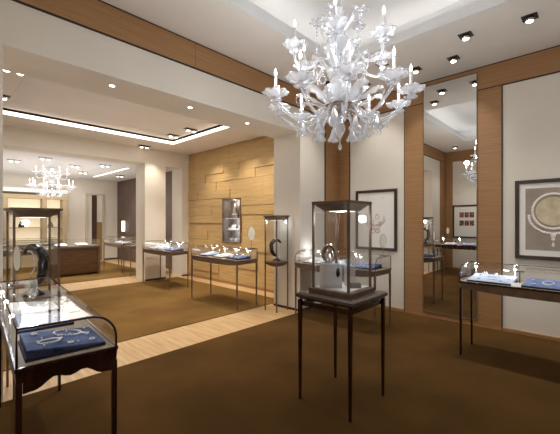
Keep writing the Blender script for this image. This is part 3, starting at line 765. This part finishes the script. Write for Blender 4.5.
def make_chandelier(label, loc):
    t = thing('chandelier', label, 'chandelier', loc)
    # central column, z measured from the floor; origin put at height 2.24
    O = 2.24
    Z = lambda prof: [(r, z-O) for r, z in prof]
    MB().lathe(Z([(.001, 4.29), (.08, 4.29), (.07, 4.25), (.015, 4.22), (.012, 3.7), (.03, 3.66), (.012, 3.6), (.045, 3.52), (.05, 3.46), (.014, 3.40), (.014, 3.34)]), 16).build('stem', M['crystal'], t)
    MB().lathe(Z([(.014, 3.36), (.05, 3.30), (.055, 3.24), (.02, 3.17), (.018, 3.10), (.06, 3.04), (.085, 2.97), (.03, 2.93)]), 20).build('upper_body', M['frost'], t)
    MB().lathe(Z([(.03, 2.93), (.085, 2.88), (.105, 2.80), (.095, 2.72), (.05, 2.66), (.04, 2.64)]), 24, ruffle=.03, petals=12).build('body', M['frost'], t)
    MB().lathe(Z([(.001, 2.57), (.05, 2.575), (.11, 2.592), (.155, 2.63), (.15, 2.64), (.04, 2.645)]), 28).build('dish', M['dish'], t)
    MB().lathe(Z([(.001, 2.24), (.012, 2.25), (.020, 2.265), (.006, 2.30), (.006, 2.34), (.035, 2.39), (.055, 2.44), (.03, 2.49), (.02, 2.57)]), 16).build('finial', M['crystal'], t)
    MB().lathe(Z([(.02, 3.10), (.10, 3.12), (.15, 3.17), (.16, 3.19)]), 32, ruffle=.10, petals=8, zr=.012).build('ruffled_bowl', M['crystal'], t, solid=.003)
    MB().lathe(Z([(.04, 2.66), (.13, 2.68), (.19, 2.73), (.21, 2.74)]), 40, ruffle=.09, petals=10, zr=.014).build('ruffled_bowl', M['crystal'], t, solid=.003)
    def arm(ang, R, zh, zd, zt, saucer, low):
        ca, sa = math.cos(ang), math.sin(ang)
        P = []
        if low: key = [(.05, zh), (.16, zh-.02), (.28, zd), (.40, zd+.01), (.50, zd+.07), (R, zt-.06), (R, zt)]
        else: key = [(.04, zh), (.12, zh+.07), (.20, zh+.06), (.28, zd), (.40, zd), (R, zt-.08), (R, zt)]
        for i in range(len(key)-1):              # smooth curve through the key points
            p0 = key[max(i-1, 0)]; p1 = key[i]; p2 = key[i+1]; p3 = key[min(i+2, len(key)-1)]
            for k in range(4):
                u = k/4
                f_ = lambda a0, a1, a2, a3: .5*((2*a1)+(-a0+a2)*u+(2*a0-5*a1+4*a2-a3)*u*u+(-a0+3*a1-3*a2+a3)*u**3)
                P.append((f_(p0[0], p1[0], p2[0], p3[0]), f_(p0[1], p1[1], p2[1], p3[1])))
        P.append(key[-1])
        am = MB().tube([(r*ca, r*sa, z-O) for r, z in P], .0135, 8).build('arm', M['crystal'], t)
        MB().lathe([(.012, -.03), (.03, -.02), (saucer*.55, .0), (saucer*.85, .018), (saucer, .004)], 32, c=(R*ca, R*sa, zt-O), ruffle=.10, petals=8, zr=.009).build('drip_pan', M['frost'], am, solid=.003)
        MB().lathe([(.001, .0), (.02, .0), (.024, .03), (.013, .035), (.012, .15), (.001, .152)], 10, c=(R*ca, R*sa, zt-O)).build('candle', M['white'], am)
        MB().lathe([(.001, .152), (.010, .162), (.0125, .178), (.006, .20), (.001, .22)], 8, c=(R*ca, R*sa, zt-O)).build('bulb', M['flame'], am)
        MB().lathe([(.012, -.075), (.03, -.07), (saucer*.42, -.055), (saucer*.48, -.06)], 24, c=(R*ca, R*sa, zt-O), ruffle=.14, petals=6, zr=.008).build('cup', M['frost'], am, solid=.003)
        # twisted glass curl under the arm
        cu = []; 
        for k in range(18):
            a_ = -PI*.2 + 2*PI*1.15*k/17; rr_ = .055*(1-.035*k)
            cu.append(((.36 if low else .2)*1 + rr_*math.cos(a_), (zd-.045 if low else zd-.03)+rr_*math.sin(a_)))
        MB().tube([(r*ca, r*sa, z-O) for r, z in cu], .007, 6).build('curl', M['crystal'], am)
    for k in range(10):
        arm(math.radians(36*k+3.4), .60, 2.63, 2.48, 2.70, .11, True)
    for k in range(6):
        arm(math.radians(60*k+28.4), .43, 2.98, 2.96, 3.14, .10, False)
    for k in range(10):
        leaf_mesh(.34, .058, 2.60-O, .18, .12, math.radians(36*k+27), .06).build('leaf', M['frost'], t)
    for k in range(8):
        leaf_mesh(.22, .052, 2.92-O, .19, .10, math.radians(45*k+10), .05).build('leaf', M['frost'], t)
    for k in range(6):
        leaf_mesh(.17, .045, 3.30-O, .16, .12, math.radians(60*k+30), .03).build('leaf', M['frost'], t)
    for k in range(9):                        # drooping bell flowers under the dish
        a_ = math.radians(40*k+5); r = .33 if k % 2 else .24; zb = 2.50 if k % 2 else 2.47
        x, y = r*math.cos(a_), r*math.sin(a_)
        fl_ = MB().lathe([(.004, .03), (.018, .0), (.028, -.05), (.05, -.10)], 24, c=(x, y, zb-O), ruffle=.16, petals=6, zr=.01).build('bell_flower', M['frost'], t, solid=.003)
        MB().tube([(x*.4, y*.4, 2.575-O), (x*.75, y*.75, 2.565-O), (x, y, zb+.03-O)], .006, 6).build('flower_stem', M['crystal'], fl_)
    for k in range(5):                        # flowers on thin stalks with hanging drops, upper tier
        a_ = math.radians(72*k-20); x, y = .21*math.cos(a_), .21*math.sin(a_)
        s_ = MB().tube([(.02*math.cos(a_), .02*math.sin(a_), 3.36-O), (x*.6, y*.6, 3.50-O), (x, y, 3.42-O)], .006, 6).build('stalk', M['crystal'], t)
        MB().lathe([(.01, 0), (.03, .02), (.055, .03), (.06, .02)], 30, c=(x, y, 3.39-O), ruffle=.22, petals=6, zr=.012).build('flower', M['crystal'], s_, solid=.003)
        d_ = MB()
        for q in range(8): d_.sphere((x, y, 3.36-O-q*.03), .009, 4, (1, 1, 1.3))
        d_.build('drops', M['crystal'], s_)
    return t
ch = make_chandelier('large frilled clear glass chandelier with candle bulbs above the central vitrine', (CX, CY, 2.24))
ch2 = dup(ch, (2.76, 12.36, 2.25), .3, 'small distant glass chandelier hanging in the far room', None, .93)
for k in range(10):
    a_ = math.radians(36*k+21.4)
    if k % 2 == 0: point((CX+.62*math.cos(a_), CY+.62*math.sin(a_), 3.0), 5.5, COOL, .05)
point((CX+.3, CY+.3, 3.40), 2, COOL, .05); point((CX-.3, CY-.3, 3.40), 2, COOL, .05); point((CX+.25, CY-.25, 2.80), 2.5, COOL, .05); point((CX-.25, CY+.2, 2.80), 2.5, COOL, .05)
point((2.76, 12.36, 1.95), 25, NEUT, .1)

# ------------------------------------------------------------------ ceiling lamps
def gimbal(label, n=1):
    t = thing('ceiling_spotlight', label, 'ceiling light')
    w_ = .075 if n == 1 else .15
    MB().box(-w_, w_, -.075, .075, -.004, .0).build('trim_ring', M['housing'], t)
    for i in range(n):
        x = 0 if n == 1 else (-.07 if i == 0 else .07)
        hd = MB().lathe([(.001, -.004), (.045, -.004), (.045, -.045), (.038, -.047)], 14, c=(x, 0, 0)).build('head', M['chrome'], t)
        MB().lathe([(.001, -.062), (.02, -.060), (.034, -.052), (.040, -.040)], 14, c=(x, 0, 0)).build('lens', M['lens'], hd)
    return t
g1 = None
rowA = [(4.70, 2.35), (4.68, 1.22), (4.77, .58), (5.22, 1.52), (5.20, 2.05), (4.7, 3.3), (4.70, -.6), (5.2, -.3), (5.2, 2.9)]
nm = ['front row behind the chandelier', 'above the tall mirror, nearer the camera', 'nearest the upper right corner', 'above the right edge of the tall mirror', 'just right of the chandelier above the tall mirror',
      'over the case under the sketch', 'beyond the right edge toward the camera', 'beyond the right edge by the wall', 'above the sketch picture']
for (x, y), l in zip(rowA, nm):
    if g1 is None:
        g1 = gimbal(''); g1.location = (x, y, ZA); g1['label'] = 'square ceiling spotlight ' + l; g1['group'] = 'front room ceiling spotlights'
    else:
        dup(g1, (x, y, ZA), 0, 'square ceiling spotlight ' + l, 'front room ceiling spotlights')
    if x > 5: spot((x, y, ZA-.06), 42, 75, .9, NEUT, .05, (XW, y, 2.2))
    else: spot((x, y, ZA-.06), 78, 90, .9, NEUT, .05, (x-.1, y, 0))
for (x, y, l) in [(.1, 1.0, 'over the left wall side, near'), (.1, 2.6, 'over the left foreground case'), (.1, 3.3, 'by the left pier')]:
    dup(g1, (x, y, ZA), 0, 'square ceiling spotlight ' + l, 'front room ceiling spotlights')
    spot((x, y, ZA-.06), 60, 80, .9, NEUT, .05, (x-.2, y, 0))
g2 = gimbal('', 2); g2.location = (4.15, 7.45, ZB+.115); g2['label'] = 'double ceiling spotlight left one inside the recessed ceiling panel'; g2['group'] = 'double ceiling spotlights'
dup(g2, (4.15, 6.68, ZB+.115), 0, 'double ceiling spotlight right one inside the recessed ceiling panel')
dup(g2, (3.95, 8.58, ZB), 0, 'double ceiling spotlight above the cream wall beside the wide opening')
dup(g2, (.80, 5.45, ZB), 0, 'double ceiling spotlight at the upper left near the beam')
dup(g2, (.80, 6.75, ZB), 0, 'double ceiling spotlight at the left edge below the first one')
for (x, y, tgt, p) in [(4.15, 7.45, (4.1, 7.9, 0), 170), (4.15, 6.68, (4.1, 5.9, 0), 230), (4.15, 8.40, (4.4, 8.8, 1.5), 45), (.8, 5.45, (1.2, 5.4, 0), 90), (.8, 6.75, (1.2, 6.8, 0), 90),
                       (4.6, 6.0, (5.4, 6.0, 1.8), 60), (4.6, 7.3, (5.4, 7.3, 1.8), 60), (4.6, 5.1, (5.4, 5.1, 1.8), 60)]:
    spot((x, y, ZB-.06), p, 80, .9, WARM, .05, tgt)
for (x, y, l) in [(4.9, 6.0, 'centre one washing the honey oak wall'), (4.9, 7.3, 'left one washing the honey oak wall'), (4.9, 5.1, 'right one washing the honey oak wall')]:
    pass
# small round lamps under the beam
def rnd(label):
    t = thing('downlight', label, 'ceiling light', (0, 0, 0), 0, 'round downlights under the beam')
    MB().lathe([(.03, .0), (.045, .0), (.045, -.006), (.03, -.004)], 18).build('bezel', M['white'], t)
    MB().lathe([(.001, -.003), (.03, -.003)], 18).build('lens', M['lens'], t)
    return t
r0 = None
for x, l in [(1.51, 'left'), (2.54, 'middle'), (3.58, 'right')]:
    if r0 is None: r0 = rnd('%s round downlight under the beam' % l); r0.location = (x, 4.11, 3.17)
    else: dup(r0, (x, 4.11, 3.17), 0, 'the %s round downlight under the beam' % l)
    spot((x, 4.11, 3.15), 70, 95, .9, WARM, .05, (x, 4.2, 0))
# far room lamps
for i, (x, y, l) in enumerate([(1.7, 11.5, 'far left'), (2.2, 10.5, 'over the glass counter'), (3.1, 11.3, 'beside the small chandelier'), (3.7, 12.6, 'right of the small chandelier'), (3.7, 10.6, 'over the wooden counter'), (4.9, 12.6, 'near the taupe wall'), (4.9, 10.9, 'near the taupe wall, closest to the opening')]):
    dup(g2, (x, y, ZC), 0, 'double ceiling spotlight of the far room, ' + l)
    spot((x, y, ZC-.06), 85, 110, .9, NEUT, .06, (x, y+.1, 0))
sl = MB().box(4.36, 4.44, 10.7, 13.7, ZC-.006, ZC-.001).build('slot_light', M['glow']); tag(sl, 'long straight light slot in the far room ceiling', 'ceiling light')

# ------------------------------------------------------------------ far room furniture
# wooden counter
t = thing('counter', 'dark wooden counter with panelled front and glass top in the far room', 'counter', (3.05, 11.35, 0))
cw = mat('counter_wood', (92, 66, 42), .4); noisy(cw, (82, 58, 36), (116, 84, 54), scale=(1, 1, 14), nscale=3)
MB().box(-.68, .62, -.30, .35, .06, .80).build('body', cw, t)
MB().box(-.72, -.66, -.33, .36, 0, .86).box(.60, .66, -.33, .36, 0, .86).build('post', M['bronze'], t)
MB().box(-.73, .67, -.34, .37, .80, .87).build('top', M['taupe'], t, bevel=.01)
MB().box(-.6, .56, -.315, -.30, .12, .76).build('panel', cw, t, bevel=.01)
gz = MB().box(-.70, .64, -.31, .34, .872, 1.05); gz.build('glass_box', M['pane'], t)
tt = dup(first['tray_white'], (2.75, 11.35, .873), -PI/2, 'white pad on the wooden counter, left'); tt2 = dup(first['tray_white'], (3.3, 11.35, .873), -PI/2, 'white pad on the wooden counter, right')
# long display counter left of it
c6 = make_case(1.5, 'far room display case behind the left vitrine', M['bronze'], M['taupe'], 'far room display cases', (1.55, 10.3, 0), PI/2)
tray('white', c6, 0, .3, 'white pad in the far room case behind the left vitrine, left'); tray('dblue', c6, 0, -.3, 'slate blue pad in the far room case behind the left vitrine')
c7 = make_case(1.5, 'far room display case beside the taupe wall', M['bronze'], M['taupe'], 'far room display cases', (4.42, 11.35, 0), PI)
tray('white', c7, 0, .4, 'white pad in the case beside the taupe wall, near end'); tray('pale', c7, 0, -.1, 'pale blue pad in the case beside the taupe wall'); 
c8 = dup(c7, (4.85, 10.05, 0), PI/2, 'far room display case partly hidden by the wide opening jamb')
c9 = dup(c6, (2.2, 12.9, 0), PI/2, 'rear display case of the far room by the lit shelves')
# built-in lit shelving on the back wall
t = thing('shelving_unit', 'built-in lit display shelving with wooden posts on the far back wall', 'shelving', (0, YC, 0))
fwd = mat('shelf_wood', (178, 158, 124), .5)
x0s = [.6, 1.9, 3.0, 3.62]
MB().box(.5, 3.7, -.05, -.002, .0, 2.5).build('back_panel', M['lightbox'], t)
for x in x0s: MB().box(x-.07, x+.07, -.40, -.05, 0, 2.5).build('upright', fwd, t)
MB().box(.5, 3.7, -.42, -.05, 2.38, 2.52).build('head_board', fwd, t)
MB().box(.5, 3.7, -.45, -.002, 2.60, 2.74).build('cornice', M['tray'], t)
for i in range(3):
    for z in (.9, 1.35, 1.8):
        MB().box(x0s[i]+.07, x0s[i+1]-.07, -.38, -.05, z, z+.03).build('shelf', fwd, t)
    MB().box(x0s[i]+.07, x0s[i+1]-.07, -.38, -.05, 0, .7).build('cupboard_door', fwd, t)
k = 0
ds = ['left', 'centre', 'right']
for i in range(3):
    for z, zl in ((1.38, 'middle'), (1.83, 'upper')):
        xm = (x0s[i]+x0s[i+1])/2 + (.12 if z > 1.5 else -.1)
        t = thing('necklace_stand', 'dark necklace stand on the %s shelf of the %s bay of the lit shelving' % (zl, ds[i]), 'display bust', (xm, YC-.22, z), 0, 'stands on the lit shelving')
        MB().lathe([(.001, 0), (.08, 0), (.09, .05), (.05, .16), (.03, .2), (.001, .2)], 12).build('form', M['black'] if (i+k) % 2 else M['taupe'], t); k += 1
# wall sconce
t = thing('wall_sconce', 'small bright upright lamp on the taupe wall of the far room', 'wall light', (XD, 14.0, 1.18))
MB().box(-.02, 0, -.07, .07, -.02, .44).build('back_plate', M['chrome'], t); MB().lathe([(.001, 0), (.055, 0), (.055, .42), (.001, .42)], 14, c=(-.08, 0, 0)).build('shade', M['glow'], t)

# ------------------------------------------------------------------ added soft fill lamps below the ceilings, without fixtures
area((2.6, 6.65, ZB+.09), 3.0, 2.2, 42, NEUT)
area((2.5, 12.2, ZC-.01), 3.5, 3.5, 75, NEUT)
# added upward fill lamps standing in for light bounced off the floors
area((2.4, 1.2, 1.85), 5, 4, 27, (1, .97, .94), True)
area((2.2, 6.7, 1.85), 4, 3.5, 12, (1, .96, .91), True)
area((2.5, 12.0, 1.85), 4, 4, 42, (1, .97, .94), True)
